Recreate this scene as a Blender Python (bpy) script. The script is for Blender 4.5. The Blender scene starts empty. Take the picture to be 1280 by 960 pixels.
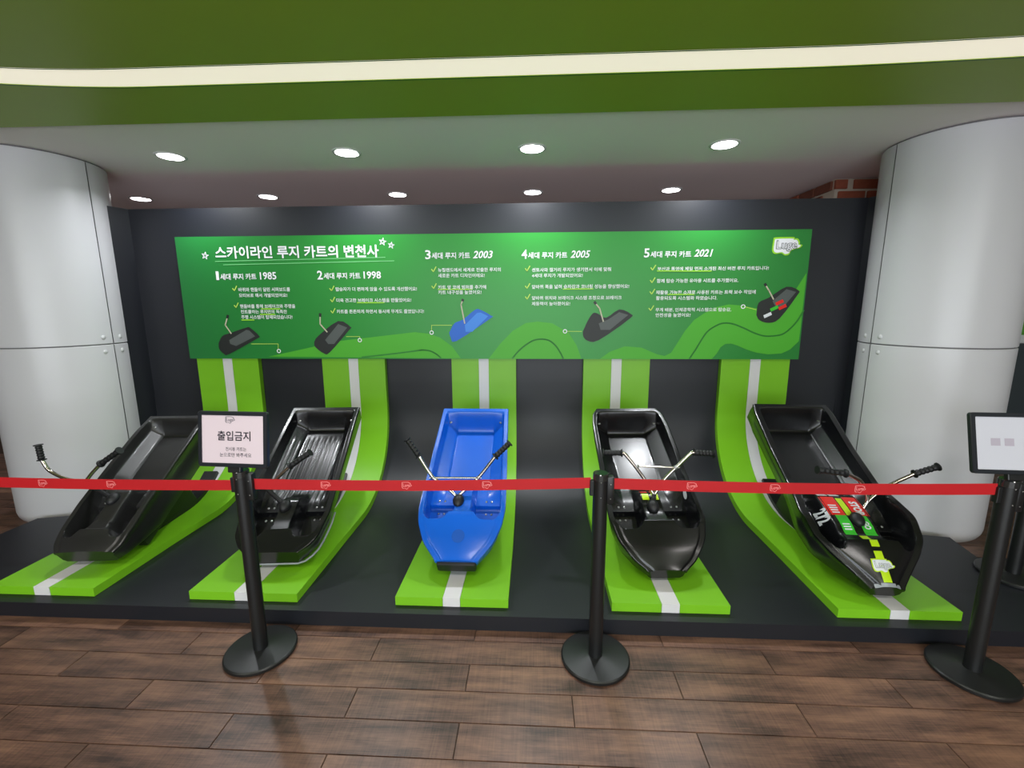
import bpy, bmesh, math, random
from mathutils import Vector, Matrix
from mathutils.geometry import tessellate_polygon
random.seed(7)
C = bpy.context.scene.collection
scene = bpy.context.scene
PI = math.pi
# ---------------------------------------------------------------- camera
F_PX = 554.6; PITCH = .1725; YAW = .0489; ROLL = -.0044
def make_camera():
    f = Vector((-math.sin(YAW)*math.cos(PITCH), math.cos(YAW)*math.cos(PITCH), -math.sin(PITCH)))
    r = f.cross(Vector((0, 0, 1))).normalized(); u = r.cross(f)
    r2 = r*math.cos(ROLL)+u*math.sin(ROLL); u2 = u*math.cos(ROLL)-r*math.sin(ROLL)
    cd = bpy.data.cameras.new('camera'); cd.sensor_fit = 'HORIZONTAL'; cd.sensor_width = 36
    cd.lens = F_PX/1280*36; cd.clip_start = .05; cd.clip_end = 60
    o = bpy.data.objects.new('camera', cd); C.objects.link(o)
    m = Matrix((r2, u2, -f)).transposed().to_4x4(); m.translation = Vector((0, 0, 1.6))
    o.matrix_world = m; scene.camera = o
make_camera()
# ---------------------------------------------------------------- world, lights, exposure
w = bpy.data.worlds.new('world'); scene.world = w; w.use_nodes = True
w.node_tree.nodes['Background'].inputs[0].default_value = (.8, .85, 1, 1)
w.node_tree.nodes['Background'].inputs[1].default_value = .3
vs = scene.view_settings
scene.display_settings.display_device = 'sRGB'
vs.view_transform = 'Standard'; vs.look = 'None'; vs.exposure = 0.0; vs.gamma = 1; vs.use_curve_mapping = False
ZC = 2.68                                   # ceiling height
LX = [-3.93, -2.62, -1.325, -.015, 1.29]
DOWN = [(x, 3.312) for x in LX[1:]] + [(x, 4.506) for x in LX]
POWER_DOWN = 12; POWER_ROOM = 20; STRIP_EMIT = .64; POWER_FILL = 210
def area(name, loc, sx, sy, power, col, shape='RECTANGLE', spread=PI, rot=(0, 0, 0)):
    l = bpy.data.lights.new(name, 'AREA'); l.shape = shape; l.size = sx
    if shape == 'RECTANGLE': l.size_y = sy
    l.energy = power; l.color = col; l.spread = spread
    o = bpy.data.objects.new(name, l); C.objects.link(o); o.location = loc; o.rotation_euler = rot
    return o
ROOM = [(-2.6, .2), (0, .2), (2.6, .2), (-2.6, -2.2), (0, -2.2), (2.6, -2.2)]
for x, y in ROOM:
    area('room_light', (x, y, ZC-.04), .6, .6, POWER_ROOM, (1, .96, .92))  # assumed hall lights, added unseen behind the viewer
# added fill light behind the viewer, brightens the ceiling and columns
area('fill_light', (0, -4.8, 1.35), 7, 2.1, POWER_FILL, (.9, .95, 1), rot=(PI/2, 0, 0))
# ---------------------------------------------------------------- materials
def nodes(name):
    m = bpy.data.materials.new(name); m.use_nodes = True
    nt = m.node_tree; return m, nt, nt.nodes['Principled BSDF']
def srgb(r, g, b):
    f = lambda c: (c/255/12.92) if c/255 <= .04045 else ((c/255+.055)/1.055)**2.4
    return (f(r), f(g), f(b), 1)
def mat(name, col, rough=.5, metal=0, coat=0, noise=0, nscale=8, bump=0, bscale=200, spec=.5):
    m, nt, b = nodes(name)
    b.inputs['Base Color'].default_value = col; b.inputs['Roughness'].default_value = rough
    b.inputs['Metallic'].default_value = metal; b.inputs['Coat Weight'].default_value = coat
    b.inputs['Coat Roughness'].default_value = .08
    b.inputs['Specular IOR Level'].default_value = spec
    tc = nt.nodes.new('ShaderNodeTexCoord')
    if noise:
        n = nt.nodes.new('ShaderNodeTexNoise'); n.inputs['Scale'].default_value = nscale; n.inputs['Detail'].default_value = 6
        nt.links.new(tc.outputs['Object'], n.inputs['Vector'])
        mx = nt.nodes.new('ShaderNodeMix'); mx.data_type = 'RGBA'
        mx.inputs[6].default_value = tuple(c*(1-noise) for c in col[:3])+(1,)
        mx.inputs[7].default_value = tuple(min(1, c*(1+noise)) for c in col[:3])+(1,)
        nt.links.new(n.outputs['Fac'], mx.inputs[0]); nt.links.new(mx.outputs[2], b.inputs['Base Color'])
    if bump:
        n = nt.nodes.new('ShaderNodeTexNoise'); n.inputs['Scale'].default_value = bscale; n.inputs['Detail'].default_value = 3
        nt.links.new(tc.outputs['Object'], n.inputs['Vector'])
        bp = nt.nodes.new('ShaderNodeBump'); bp.inputs['Strength'].default_value = bump; bp.inputs['Distance'].default_value = .002
        nt.links.new(n.outputs['Fac'], bp.inputs['Height']); nt.links.new(bp.outputs['Normal'], b.inputs['Normal'])
    return m
def emit(name, col, s):
    m, nt, b = nodes(name); b.inputs['Base Color'].default_value = col
    b.inputs['Emission Color'].default_value = col; b.inputs['Emission Strength'].default_value = s
    return m
M = {}
M['ceil'] = mat('ceiling_paint', srgb(250, 240, 242), .8, bump=.05)
M['green_ceil'] = mat('green_ceiling_paint', srgb(146, 172, 44), .5, noise=.04, nscale=3)
M['strip'] = emit('light_strip_diffuser', srgb(255, 246, 226), STRIP_EMIT)
M['lamp'] = emit('downlight_diffuser', (1, 1, 1, 1), 14)
M['trim'] = mat('white_trim', srgb(225, 225, 225), .4)
M['black_wall'] = mat('black_partition', srgb(24, 26, 33), .45, noise=.06, nscale=3, bump=.08, bscale=60)
M['track'] = mat('lime_track_paint', srgb(126, 196, 30), .42, noise=.05, nscale=5, bump=.04, bscale=90)
M['white'] = mat('white_paint', srgb(226, 224, 226), .45)
M['column'] = mat('column_cladding', srgb(212, 211, 215), .35, noise=.03, nscale=2)
M['bolt_white'] = mat('white_bolt', srgb(210, 210, 212), .4)
M['gap'] = mat('dark_gap', srgb(120, 118, 120), .8)
M['black_metal'] = mat('black_powder_coat', srgb(24, 25, 26), .38, bump=.1, bscale=400)
M['black_gloss'] = mat('black_gloss_cap', srgb(40, 42, 42), .08, spec=.8)
M['tape'] = mat('red_webbing', srgb(186, 8, 20), .6, bump=.3, bscale=900)
M['tape_print'] = mat('pink_print', srgb(235, 130, 130), .6)
M['frame'] = mat('black_frame_plastic', srgb(34, 37, 42), .3)
M['paper'] = mat('sign_paper', srgb(226, 208, 216), .35)
M['ink'] = mat('dark_ink', srgb(40, 32, 44), .5)
M['ink_grey'] = mat('grey_ink', srgb(100, 95, 105), .5)
M['plastic_black'] = mat('black_plastic', srgb(20, 21, 23), .27, noise=.15, nscale=6, bump=.06, bscale=120, coat=.15)
M['plastic_worn'] = mat('worn_black_plastic', srgb(36, 36, 36), .33, noise=.35, nscale=9, bump=.12, bscale=90, coat=.1)
M['plastic_gloss'] = mat('glossy_black_plastic', srgb(15, 16, 18), .26, bump=.02, bscale=80, coat=.08)
M['plastic_blue'] = mat('blue_plastic', srgb(6, 94, 206), .3, noise=.08, nscale=5, bump=.05, bscale=120, coat=.15)
M['blue_emblem'] = mat('blue_emblem', srgb(14, 84, 180), .4)
M['grip'] = mat('black_rubber', srgb(24, 25, 28), .5)
M['chrome'] = mat('polished_steel', srgb(205, 196, 185), .16, metal=1)
M['steel'] = mat('zinc_bolt', srgb(170, 170, 170), .3, metal=1)
M['banner'] = None
M['banner_side'] = mat('banner_edge', srgb(30, 110, 45), .5)
M['road'] = mat('print_light_green', srgb(72, 170, 34), .5)
M['road_line'] = mat('print_mid_green', srgb(40, 132, 40), .5)
M['print_white'] = mat('print_white', srgb(236, 236, 240), .5)
M['print_underline'] = mat('print_pale_green', srgb(120, 205, 130), .5)
M['print_yellow'] = mat('print_yellow_green', srgb(190, 225, 90), .5)
M['print_lime'] = mat('print_lime', srgb(150, 215, 40), .5)
M['print_black'] = mat('print_black', srgb(26, 30, 28), .5)
M['print_grey'] = mat('print_grey', srgb(80, 86, 84), .5)
M['print_blue'] = mat('print_blue', srgb(26, 100, 200), .5)
M['print_blue2'] = mat('print_blue_light', srgb(60, 135, 225), .5)
M['print_tan'] = mat('print_tan', srgb(190, 185, 160), .5)
M['st_red'] = mat('sticker_red', srgb(225, 42, 36), .3)
M['st_green'] = mat('sticker_green', srgb(60, 190, 50), .3)
M['st_lime'] = mat('sticker_lime', srgb(190, 226, 30), .3)
M['st_white'] = mat('sticker_white', srgb(225, 228, 232), .3)
M['st_grey'] = mat('sticker_silver', srgb(150, 155, 160), .3)
M['grout'] = mat('floor_joint', srgb(70, 52, 42), .7)
M['mortar'] = mat('mortar', srgb(205, 192, 175), .9, bump=.4, bscale=60)
M['brick_red'] = mat('brick_red', srgb(158, 84, 60), .85, noise=.3, nscale=25, bump=.5, bscale=80)
M['brick_brown'] = mat('brick_brown', srgb(128, 76, 58), .85, noise=.3, nscale=25, bump=.5, bscale=80)
M['room'] = mat('room_wall_paint', srgb(150, 140, 132), .8)
M['room_light_panel'] = emit('room_panel_diffuser', (1, .97, .93, 1), 3)
M['fill_glow'] = emit('fill_panel_glow', srgb(225, 235, 250), 2.2)  # glow of the added fill panel, not a known window
M['mural_dark'] = mat('mural_dark_green', srgb(40, 95, 45), .6, noise=.5, nscale=4)
M['mural'] = mat('mural_green', srgb(98, 170, 60), .6, noise=.25, nscale=3)
M['counter'] = mat('counter_grey', srgb(62, 70, 74), .4)
def banner_mat():
    m, nt, b = nodes('banner_print')
    tc = nt.nodes.new('ShaderNodeTexCoord'); sp = nt.nodes.new('ShaderNodeSeparateXYZ')
    nt.links.new(tc.outputs['Object'], sp.inputs[0])
    mr = nt.nodes.new('ShaderNodeMapRange'); mr.inputs[1].default_value = -2.45; mr.inputs[2].default_value = 2.45
    nt.links.new(sp.outputs['X'], mr.inputs[0])
    cr = nt.nodes.new('ShaderNodeValToRGB'); e = cr.color_ramp.elements
    e[0].position = 0; e[0].color = srgb(30, 112, 52); e[1].position = 1; e[1].color = srgb(34, 124, 48)
    for p, c in ((.3, srgb(25, 136, 40)), (.62, srgb(27, 144, 40))):
        k = e.new(p); k.color = c
    nt.links.new(mr.outputs[0], cr.inputs[0]); nt.links.new(cr.outputs[0], b.inputs['Base Color'])
    b.inputs['Roughness'].default_value = .4
    return m
M['banner'] = banner_mat()
def plank_mat(i):
    m, nt, b = nodes('wood_look_tile'); L = nt.links.new; N = nt.nodes.new
    tc = N('ShaderNodeTexCoord'); oi = N('ShaderNodeObjectInfo')
    ad = N('ShaderNodeVectorMath'); ad.operation = 'ADD'
    sc = N('ShaderNodeVectorMath'); sc.operation = 'SCALE'; cb = N('ShaderNodeCombineXYZ')
    for k in range(3): L(oi.outputs['Random'], cb.inputs[k])
    L(cb.outputs[0], sc.inputs[0]); sc.inputs['Scale'].default_value = 40
    L(tc.outputs['Object'], ad.inputs[0]); L(sc.outputs[0], ad.inputs[1])
    def stretch(v):
        mp = N('ShaderNodeMapping'); mp.inputs['Scale'].default_value = v; L(ad.outputs[0], mp.inputs[0]); return mp
    def noise(v, s, d=8, r=.6):
        n = N('ShaderNodeTexNoise'); n.inputs['Scale'].default_value = s; n.inputs['Detail'].default_value = d
        n.inputs['Roughness'].default_value = r; L(stretch(v).outputs[0], n.inputs['Vector']); return n
    a = noise((1.2, 6, 1), 2.2); c = noise((1.5, 40, 1), 6, 10, .7); d = noise((90, 3, 1), 1.5, 6, .7)
    cr = N('ShaderNodeValToRGB'); e = cr.color_ramp.elements
    e[0].position = .35; e[0].color = srgb(58, 42, 36); e[1].position = .68; e[1].color = srgb(140, 104, 84)
    k = e.new(.5); k.color = srgb(104, 76, 64)
    mix = N('ShaderNodeMath'); mix.operation = 'MULTIPLY_ADD'; mix.inputs[1].default_value = .35
    L(c.outputs['Fac'], mix.inputs[0])
    m2 = N('ShaderNodeMath'); m2.operation = 'MULTIPLY_ADD'; m2.inputs[1].default_value = .28; L(d.outputs['Fac'], m2.inputs[0])
    m3 = N('ShaderNodeMath'); m3.operation = 'MULTIPLY_ADD'; m3.inputs[1].default_value = .8; m3.inputs[2].default_value = -.22
    L(a.outputs['Fac'], m3.inputs[0]); L(m3.outputs[0], m2.inputs[2]); L(m2.outputs[0], mix.inputs[2])
    L(mix.outputs[0], cr.inputs[0])
    hs = N('ShaderNodeHueSaturation'); mr = N('ShaderNodeMapRange'); L(oi.outputs['Random'], mr.inputs[0])
    mr.inputs[3].default_value = .82; mr.inputs[4].default_value = 1.15
    L(mr.outputs[0], hs.inputs['Value']); L(cr.outputs[0], hs.inputs['Color']); L(hs.outputs[0], b.inputs['Base Color'])
    b.inputs['Roughness'].default_value = .36
    bp = N('ShaderNodeBump'); bp.inputs['Strength'].default_value = .25; bp.inputs['Distance'].default_value = .002
    L(mix.outputs[0], bp.inputs['Height']); L(bp.outputs[0], b.inputs['Normal'])
    return m
M['plank'] = plank_mat(0)
# ---------------------------------------------------------------- helpers
def link(name, me, m, parent=None, smooth=False, mw=None):
    if m is not None and not me.materials: me.materials.append(m)
    if smooth:
        for p in me.polygons: p.use_smooth = True
    o = bpy.data.objects.new(name, me); C.objects.link(o)
    if parent: o.parent = parent
    return o
def obj(name, bm, m, parent=None, smooth=False, sharp=None):
    me = bpy.data.meshes.new(name)
    bmesh.ops.recalc_face_normals(bm, faces=bm.faces)
    bm.to_mesh(me); bm.free()
    if sharp is not None:
        for p in me.polygons: p.use_smooth = True
        me.set_sharp_from_angle(angle=math.radians(sharp)); smooth = False
    return link(name, me, m, parent, smooth)
def empty(name, loc=(0, 0, 0), rot=(0, 0, 0)):
    o = bpy.data.objects.new(name, None); C.objects.link(o); o.location = loc; o.rotation_euler = rot
    o.empty_display_size = .1; return o
def tag(o, label=None, cat=None, group=None, kind=None):
    if label: o['label'] = label
    if cat: o['category'] = cat
    if group: o['group'] = group
    if kind: o['kind'] = kind
    return o
def box(bm, x0, x1, y0, y1, z0, z1, bevel=0):
    r = bmesh.ops.create_cube(bm, size=1)
    for v in r['verts']:
        v.co = Vector(((x0+x1)/2+v.co.x*(x1-x0), (y0+y1)/2+v.co.y*(y1-y0), (z0+z1)/2+v.co.z*(z1-z0)))
    if bevel:
        es = {e for v in r['verts'] for e in v.link_edges}
        bmesh.ops.bevel(bm, geom=list(es), offset=bevel, segments=2, profile=.5, affect='EDGES')
def tube(bm, pts, r, n=12, cap=True, rr=None):
    pts = [Vector(p) for p in pts]; rings = []
    up = None
    for i, p in enumerate(pts):
        d = (pts[min(i+1, len(pts)-1)]-pts[max(i-1, 0)]).normalized()
        if up is None:
            up = d.orthogonal().normalized()
        up = (up-d*up.dot(d)).normalized(); sd = d.cross(up)
        R = rr[i] if rr else r
        rings.append([bm.verts.new(p+(up*math.cos(a)+sd*math.sin(a))*R) for a in [2*PI*k/n for k in range(n)]])
    for a, b in zip(rings, rings[1:]):
        for k in range(n): bm.faces.new((a[k], a[(k+1) % n], b[(k+1) % n], b[k]))
    if cap: bm.faces.new(rings[0][::-1]); bm.faces.new(rings[-1])
def lathe(bm, prof, n=48, cx=0, cy=0, a0=0, a1=2*PI):
    full = abs(a1-a0-2*PI) < 1e-6; m = n if full else n+1
    rings = []
    for r, z in prof:
        rings.append([bm.verts.new((cx+r*math.cos(a0+(a1-a0)*k/n), cy+r*math.sin(a0+(a1-a0)*k/n), z)) for k in range(m)])
    for a, b in zip(rings, rings[1:]):
        for k in range(n if full else n): bm.faces.new((a[k], a[(k+1) % m], b[(k+1) % m], b[k]))
    return rings
def spline(pts, n=6):
    pts = [Vector(p) for p in pts]; out = []
    P = [pts[0]*2-pts[1]]+pts+[pts[-1]*2-pts[-2]]
    for i in range(1, len(P)-2):
        for k in range(n):
            t = k/n; a, b, c, d = P[i-1], P[i], P[i+1], P[i+2]
            out.append(.5*((2*b)+(c-a)*t+(2*a-5*b+4*c-d)*t*t+(3*b-a-3*c+d)*t**3))
    out.append(pts[-1]); return out
def poly_face(bm, pts):
    q = []
    for p in pts:
        p = Vector(p)
        if not q or (p-q[-1]).length > 1e-4: q.append(p)
    vs = [bm.verts.new(p) for p in q]
    if len(vs) < 5: bm.faces.new(vs); return
    for t in tessellate_polygon([q]):
        bm.faces.new([vs[i] for i in t])
_tc = {}
def text_batch(strings, bold, shear):
    """lay the strings out as lines of one text object, once, and cut the mesh back into lines"""
    SP = 4.0
    c = bpy.data.curves.new('t', 'FONT'); c.resolution_u = 2; c.fill_mode = 'FRONT'; c.space_line = SP
    c.body = '\n'.join(strings); c.offset = bold; c.shear = shear
    o = bpy.data.objects.new('t', c); C.objects.link(o); bpy.context.view_layer.update()
    me = bpy.data.meshes.new_from_object(o.evaluated_get(bpy.context.evaluated_depsgraph_get()))
    ln = [int(round((.35-v.co.y)/SP)) for v in me.vertices]
    vs_ = [[] for _ in strings]; fs_ = [[] for _ in strings]; ix = {}
    for v in me.vertices:
        k = ln[v.index]; ix[v.index] = len(vs_[k]); vs_[k].append(tuple(v.co[:2]))
    for f in me.polygons: fs_[ln[f.vertices[0]]].append(tuple(ix[i] for i in f.vertices))
    bpy.data.objects.remove(o); bpy.data.curves.remove(c); bpy.data.meshes.remove(me)
    for s, vs, fs in zip(strings, vs_, fs_):
        x0 = min(v[0] for v in vs); x1 = max(v[0] for v in vs); y0 = min(v[1] for v in vs); y1 = max(v[1] for v in vs)
        _tc[(s, bold, shear)] = ([((x-x0)/(x1-x0), (y-y0)/(y1-y0)) for x, y in vs], fs, (x1-x0)/(y1-y0))
def text_data(s, bold=0.0, shear=0):
    if (s, bold, shear) not in _tc: text_batch([s], bold, shear)
    return _tc[(s, bold, shear)]
def text_mesh(name, items, fn, m, parent, bold=.02):
    """items: (string, x0, x1, z0, height, shear); fn maps (x, z) to a point"""
    V = []; Fc = []
    for it in items:
        s, x0, x1, z0, h = it[:5]; sh = it[5] if len(it) > 5 else 0
        vs, fs, _ = text_data(s, bold, sh); o = len(V)
        V += [fn(x0+u*(x1-x0), z0+v*h) for u, v in vs]; Fc += [tuple(i+o for i in f) for f in fs]
    me = bpy.data.meshes.new(name); me.from_pydata(V, [], Fc)
    return link(name, me, m, parent)
def logo_outline(cx, cz, w_, h_):
    """speech-bubble-like blob outline of the sled logo"""
    p = [(-.43, .43), (-.24, .45), (.22, .45), (.24, .37), (.35, .38), (.43, .21), (.43, .1), (.52, .07), (.45, -.07), (.19, -.19), (.12, -.38), (-.02, -.43), (-.14, -.32), (-.34, -.35), (-.45, -.17)]
    P = [Vector((cx+a*w_, cz+b*h_, 0)) for a, b in p]
    q = spline(P+[P[0]], 3)[:-1]
    return [(v.x, v.y) for v in q]
def ring_faces(bm, pts, k, fn, cx, cz):
    n = len(pts); a = [bm.verts.new(fn(*p)) for p in pts]
    b = [bm.verts.new(fn(cx+(p[0]-cx)*k, cz+(p[1]-cz)*k)) for p in pts]
    for i in range(n): bm.faces.new((a[i], a[(i+1) % n], b[(i+1) % n], b[i]))
# ---------------------------------------------------------------- floor, ceiling, room
def quadbox(name, x0, x1, y0, y1, z0, z1, m, parent=None, bevel=0):
    bm = bmesh.new(); box(bm, x0, x1, y0, y1, z0, z1, bevel); return obj(name, bm, m, parent)
floor = tag(quadbox('floor', -8, 8, -5, 7, -.06, -.004, M['grout']), kind='structure')
PW = .908; PH = .1438
_pl = {}
def plank_mesh(wx):
    k = round(wx, 3)
    if k not in _pl:
        bm = bmesh.new(); g = .0014
        x0, x1, y0, y1 = -wx/2+g, wx/2-g, -PH/2+g, PH/2-g; c = .0012
        top = [bm.verts.new(p) for p in ((x0+c, y0+c, 0), (x1-c, y0+c, 0), (x1-c, y1-c, 0), (x0+c, y1-c, 0))]
        bot = [bm.verts.new(p) for p in ((x0, y0, -.0045), (x1, y0, -.0045), (x1, y1, -.0045), (x0, y1, -.0045))]
        bm.faces.new(top)
        for i in range(4): bm.faces.new((bot[i], bot[(i+1) % 4], top[(i+1) % 4], top[i]))
        me = bpy.data.meshes.new('floor_plank'); bm.normal_update(); bm.to_mesh(me); bm.free(); me.materials.append(M['plank']); _pl[k] = me
    return _pl[k]
def lay(x0, x1, r0, r1):
    for r in range(r0, r1):
        y = 1.3245+PH*(r+.5); off = .625 if r % 2 == 0 else .165
        k0 = math.floor((x0-off)/PW); k1 = math.ceil((x1-off)/PW)
        for k in range(k0, k1):
            o = bpy.data.objects.new('floor_plank', plank_mesh(PW)); C.objects.link(o)
            o.parent = floor; o.location = (off+PW*(k+.5), y, random.uniform(-.0003, .0003))
lay(-2.6, 2.6, -3, 5)
lay(-7.0, -3.75, 5, 22)
lay(3.2, 6.2, 5, 23)
# the rest of the floor, out of view or too far to tell apart
bm = bmesh.new()
for (x0, x1, y0, y1) in ((-8, 8, -5, .88), (-3.3, 3.4, 3.7, 7)):
    poly_face(bm, [(x0, y0, -.001), (x1, y0, -.001), (x1, y1, -.001), (x0, y1, -.001)])
tag(obj('floor_tiles_remainder', bm, M['plank'], floor), kind='stuff')
# ceiling
tag(quadbox('ceiling', -8, 8, 2.715, 7, ZC, ZC+.15, M['ceil']), kind='structure')
def strip_y(x):                                            # centre line of the light strip
    y = 2.215
    if x < -1.9: y -= .14*((-x-1.9)/1.0)**1.8
    if x > 1.2: y -= .03*((x-1.2)/.8)**1.5
    return y
HWS = .086
gc = empty('ceiling_green', (0, 0, ZC)); tag(gc, kind='structure')
xs = [-5+.1*i for i in range(101)]
bm = bmesh.new()
def green_strip(bm, ya, yb, z=-.012):
    for a, b in zip(xs, xs[1:]):
        vs = [bm.verts.new(p) for p in ((a, ya(a), z), (b, ya(b), z), (b, yb(b), z), (a, yb(a), z))]
        bm.faces.new(vs)
green_strip(bm, lambda x: strip_y(x)+HWS, lambda x: 2.725)
for a, b in zip(xs, xs[1:]):                               # lip facing the white soffit and the trough sides
    for f in (lambda x: 2.725, lambda x: strip_y(x)+HWS):
        vs = [bm.verts.new(p) for p in ((a, f(a), -.012), (b, f(b), -.012), (b, f(b), .04), (a, f(a), .04))]; bm.faces.new(vs)
bmesh.ops.remove_doubles(bm, verts=bm.verts, dist=1e-5)
obj('front_band', bm, M['green_ceil'], gc)
bm = bmesh.new()
green_strip(bm, lambda x: -5, lambda x: strip_y(x)-HWS)
for a, b in zip(xs, xs[1:]):
    f = lambda x: strip_y(x)-HWS
    vs = [bm.verts.new(p) for p in ((a, f(a), -.012), (b, f(b), -.012), (b, f(b), .04), (a, f(a), .04))]; bm.faces.new(vs)
bmesh.ops.remove_doubles(bm, verts=bm.verts, dist=1e-5)
obj('main_panel', bm, M['green_ceil'], gc)
st = empty('ceiling_light_strip', (0, 2.2, ZC)); tag(st, 'long curved cream-white light strip set into the green ceiling', 'ceiling light')
bm = bmesh.new()
for a, b in zip(xs, xs[1:]):
    vs = [bm.verts.new((p[0], p[1]-2.2, p[2])) for p in ((a, strip_y(a)-HWS, -.009), (b, strip_y(b)-HWS, -.009), (b, strip_y(b)+HWS, -.009), (a, strip_y(a)+HWS, -.009))]
    bm.faces.new(vs)
bmesh.ops.remove_doubles(bm, verts=bm.verts, dist=1e-5)
obj('diffuser', bm, M['strip'], st)
bm = bmesh.new()
for s in (-1, 1):
    for a, b in zip(xs, xs[1:]):
        vs = [bm.verts.new((x, strip_y(x)+s*HWS+d-2.2, z)) for x, d, z in ((a, -.004, -.015), (b, -.004, -.015), (b, .004, -.015), (a, .004, -.015))]; bm.faces.new(vs)
obj('edge_trim', bm, M['banner_side'], st)
tag(quadbox('wall_far', -8, 8, 6.9, 7.0, 0, ZC, M['room']), kind='structure')
tag(quadbox('wall_left', -8.1, -8, -5, 7, 0, ZC, M['room']), kind='structure')
tag(quadbox('wall_right', 8, 8.1, -5, 7, 0, ZC, M['room']), kind='structure')
tag(quadbox('wall_front', -8, 8, -5.1, -5, 0, ZC, M['room']), kind='structure')
tag(quadbox('fill_panel_1', -3.5, 3.5, -4.99, -4.97, .3, 2.4, M['fill_glow']), kind='structure')  # glowing panel added out of view as a light source
tag(quadbox('ceiling_slab', -8, 8, -5, 2.9, ZC+.06, ZC+.15, M['ceil']), kind='structure')
for x, y in ROOM:
    t = empty('room_light_panel', (x, y, ZC-.012)); tag(t, 'square ceiling light panel added unseen behind the viewer to light the hall', 'ceiling light', 'square panels behind the viewer')
    quadbox('panel_frame', -.33, .33, -.33, .33, -.012, 0, M['trim'], t)
    quadbox('panel_diffuser', -.3, .3, -.3, .3, -.016, -.0125, M['room_light_panel'], t)
# downlights
FR = ['front row', 'back row']
lab = ['recessed downlight nearest the left column, front row', 'second recessed downlight from left, front row', 'third recessed downlight from left, front row', 'rightmost recessed downlight, front row, largest glow',
       'recessed downlight beside the left column, back row', 'second recessed downlight from left, back row', 'middle recessed downlight of the back row above the banner', 'fourth recessed downlight from left, back row', 'rightmost recessed downlight of the back row']
for i, (x, y) in enumerate(DOWN):
    t = empty('downlight', (x, y, ZC)); tag(t, 'small round white '+lab[i], 'downlight', 'recessed downlights over the display')
    bm = bmesh.new(); lathe(bm, [(.072, .02), (.1, .0), (.1, -.004), (.095, -.006), (.078, -.006), (.072, .0)], 32); obj('trim_ring', bm, M['trim'], t, True)
    bm = bmesh.new(); bmesh.ops.create_circle(bm, cap_ends=True, segments=32, radius=.078); 
    for v in bm.verts: v.co.z = -.007
    obj('diffuser', bm, M['lamp'], t)
    a = area('downlight_lamp', (0, 0, -.02), .13, .13, POWER_DOWN, (.93, .96, 1), 'DISK', spread=2.6); a.parent = t
# ---------------------------------------------------------------- platform with its curved backdrop
TH = .048; ZP = .081; YC, ZR, RAD = 2.95, .76, .632      # quarter pipe of the track surface
def ramp(u, off=0):
    """profile point (y, z) at arc length u along the track surface from its front; off = distance behind the surface"""
    zf = ZP+TH; l1 = YC-2.034; R = RAD; l2 = R*PI/2
    if u <= l1: return (2.034+u, zf-off)
    if u <= l1+l2:
        a = (u-l1)/R; return (YC+(R+off)*math.sin(a), zf+R-(R+off)*math.cos(a))
    return (YC+R+off, zf+R+u-l1-l2)
UL1 = YC-2.034; ULT = UL1+RAD*PI/2
plat = empty('display_platform', (0, 2.8, 0)); tag(plat, 'low black display platform with curved black backdrop rising behind the carts', 'platform')
PO = Vector((0, 2.8, 0))
outline = [(-4.6, 1.972), (3.5, 1.972), (3.5, 2.60), (2.71, 2.62), (2.76, 2.86), (2.53, 2.90), (2.43, 3.0), (2.43, 3.62), (-3.305, 3.62), (-3.305, 2.96), (-3.64, 2.875), (-3.645, 2.63), (-4.6, 2.6)]
bm = bmesh.new()
f = bm.faces.new([bm.verts.new((x, y-2.8, 0)) for x, y in outline])
r = bmesh.ops.extrude_face_region(bm, geom=[f]); 
for v in r['geom']:
    if isinstance(v, bmesh.types.BMVert): v.co.z = ZP
obj('deck', bm, M['black_wall'], plat)
bm = bmesh.new(); us = [UL1-.02+(ULT-UL1+.02)*i/24 for i in range(25)]+[ULT+.1]
prof = [ramp(u, TH) for u in us]
XA, XB = -3.29, 2.50
ra = [bm.verts.new((XA, y-2.8, z)) for y, z in prof]; rb = [bm.verts.new((XB-.065, y-2.8, z)) for y, z in prof]
for i in range(len(prof)-1): bm.faces.new((ra[i], rb[i], rb[i+1], ra[i+1]))
ca = bm.verts.new((XA, 3.62-2.8, ZP-.0)); cb = bm.verts.new((XB-.065, 3.62-2.8, ZP))
bm.faces.new([ca]+ra[::-1]); bm.faces.new([cb]+rb)
obj('curved_backdrop', bm, M['black_wall'], plat, sharp=30)
WT = 2.392
bw = empty('wall_back', (0, 3.63, 0)); tag(bw, kind='structure')
quadbox('back_panel', XA, XB, .003, .08, .2, WT, M['black_wall'], bw)
bm = bmesh.new()
for (x0, y0, x1, y1) in ((XA, .003, -3.40, -.30), (XB, .003, 2.61, -.30)):
    s = 1 if x0 > 0 else -1
    q = [(x0, y0), (x1, y1), (x1+s*.05, y1), (x0+s*.05, y0)]
    a = [bm.verts.new((x, y, ZP)) for x, y in q]; b = [bm.verts.new((x, y, WT)) for x, y in q]
    for i in range(4): bm.faces.new((a[i], a[(i+1) % 4], b[(i+1) % 4], b[i]))
    bm.faces.new(a); bm.faces.new(b)
obj('side_wing', bm, M['black_wall'], bw)
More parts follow.
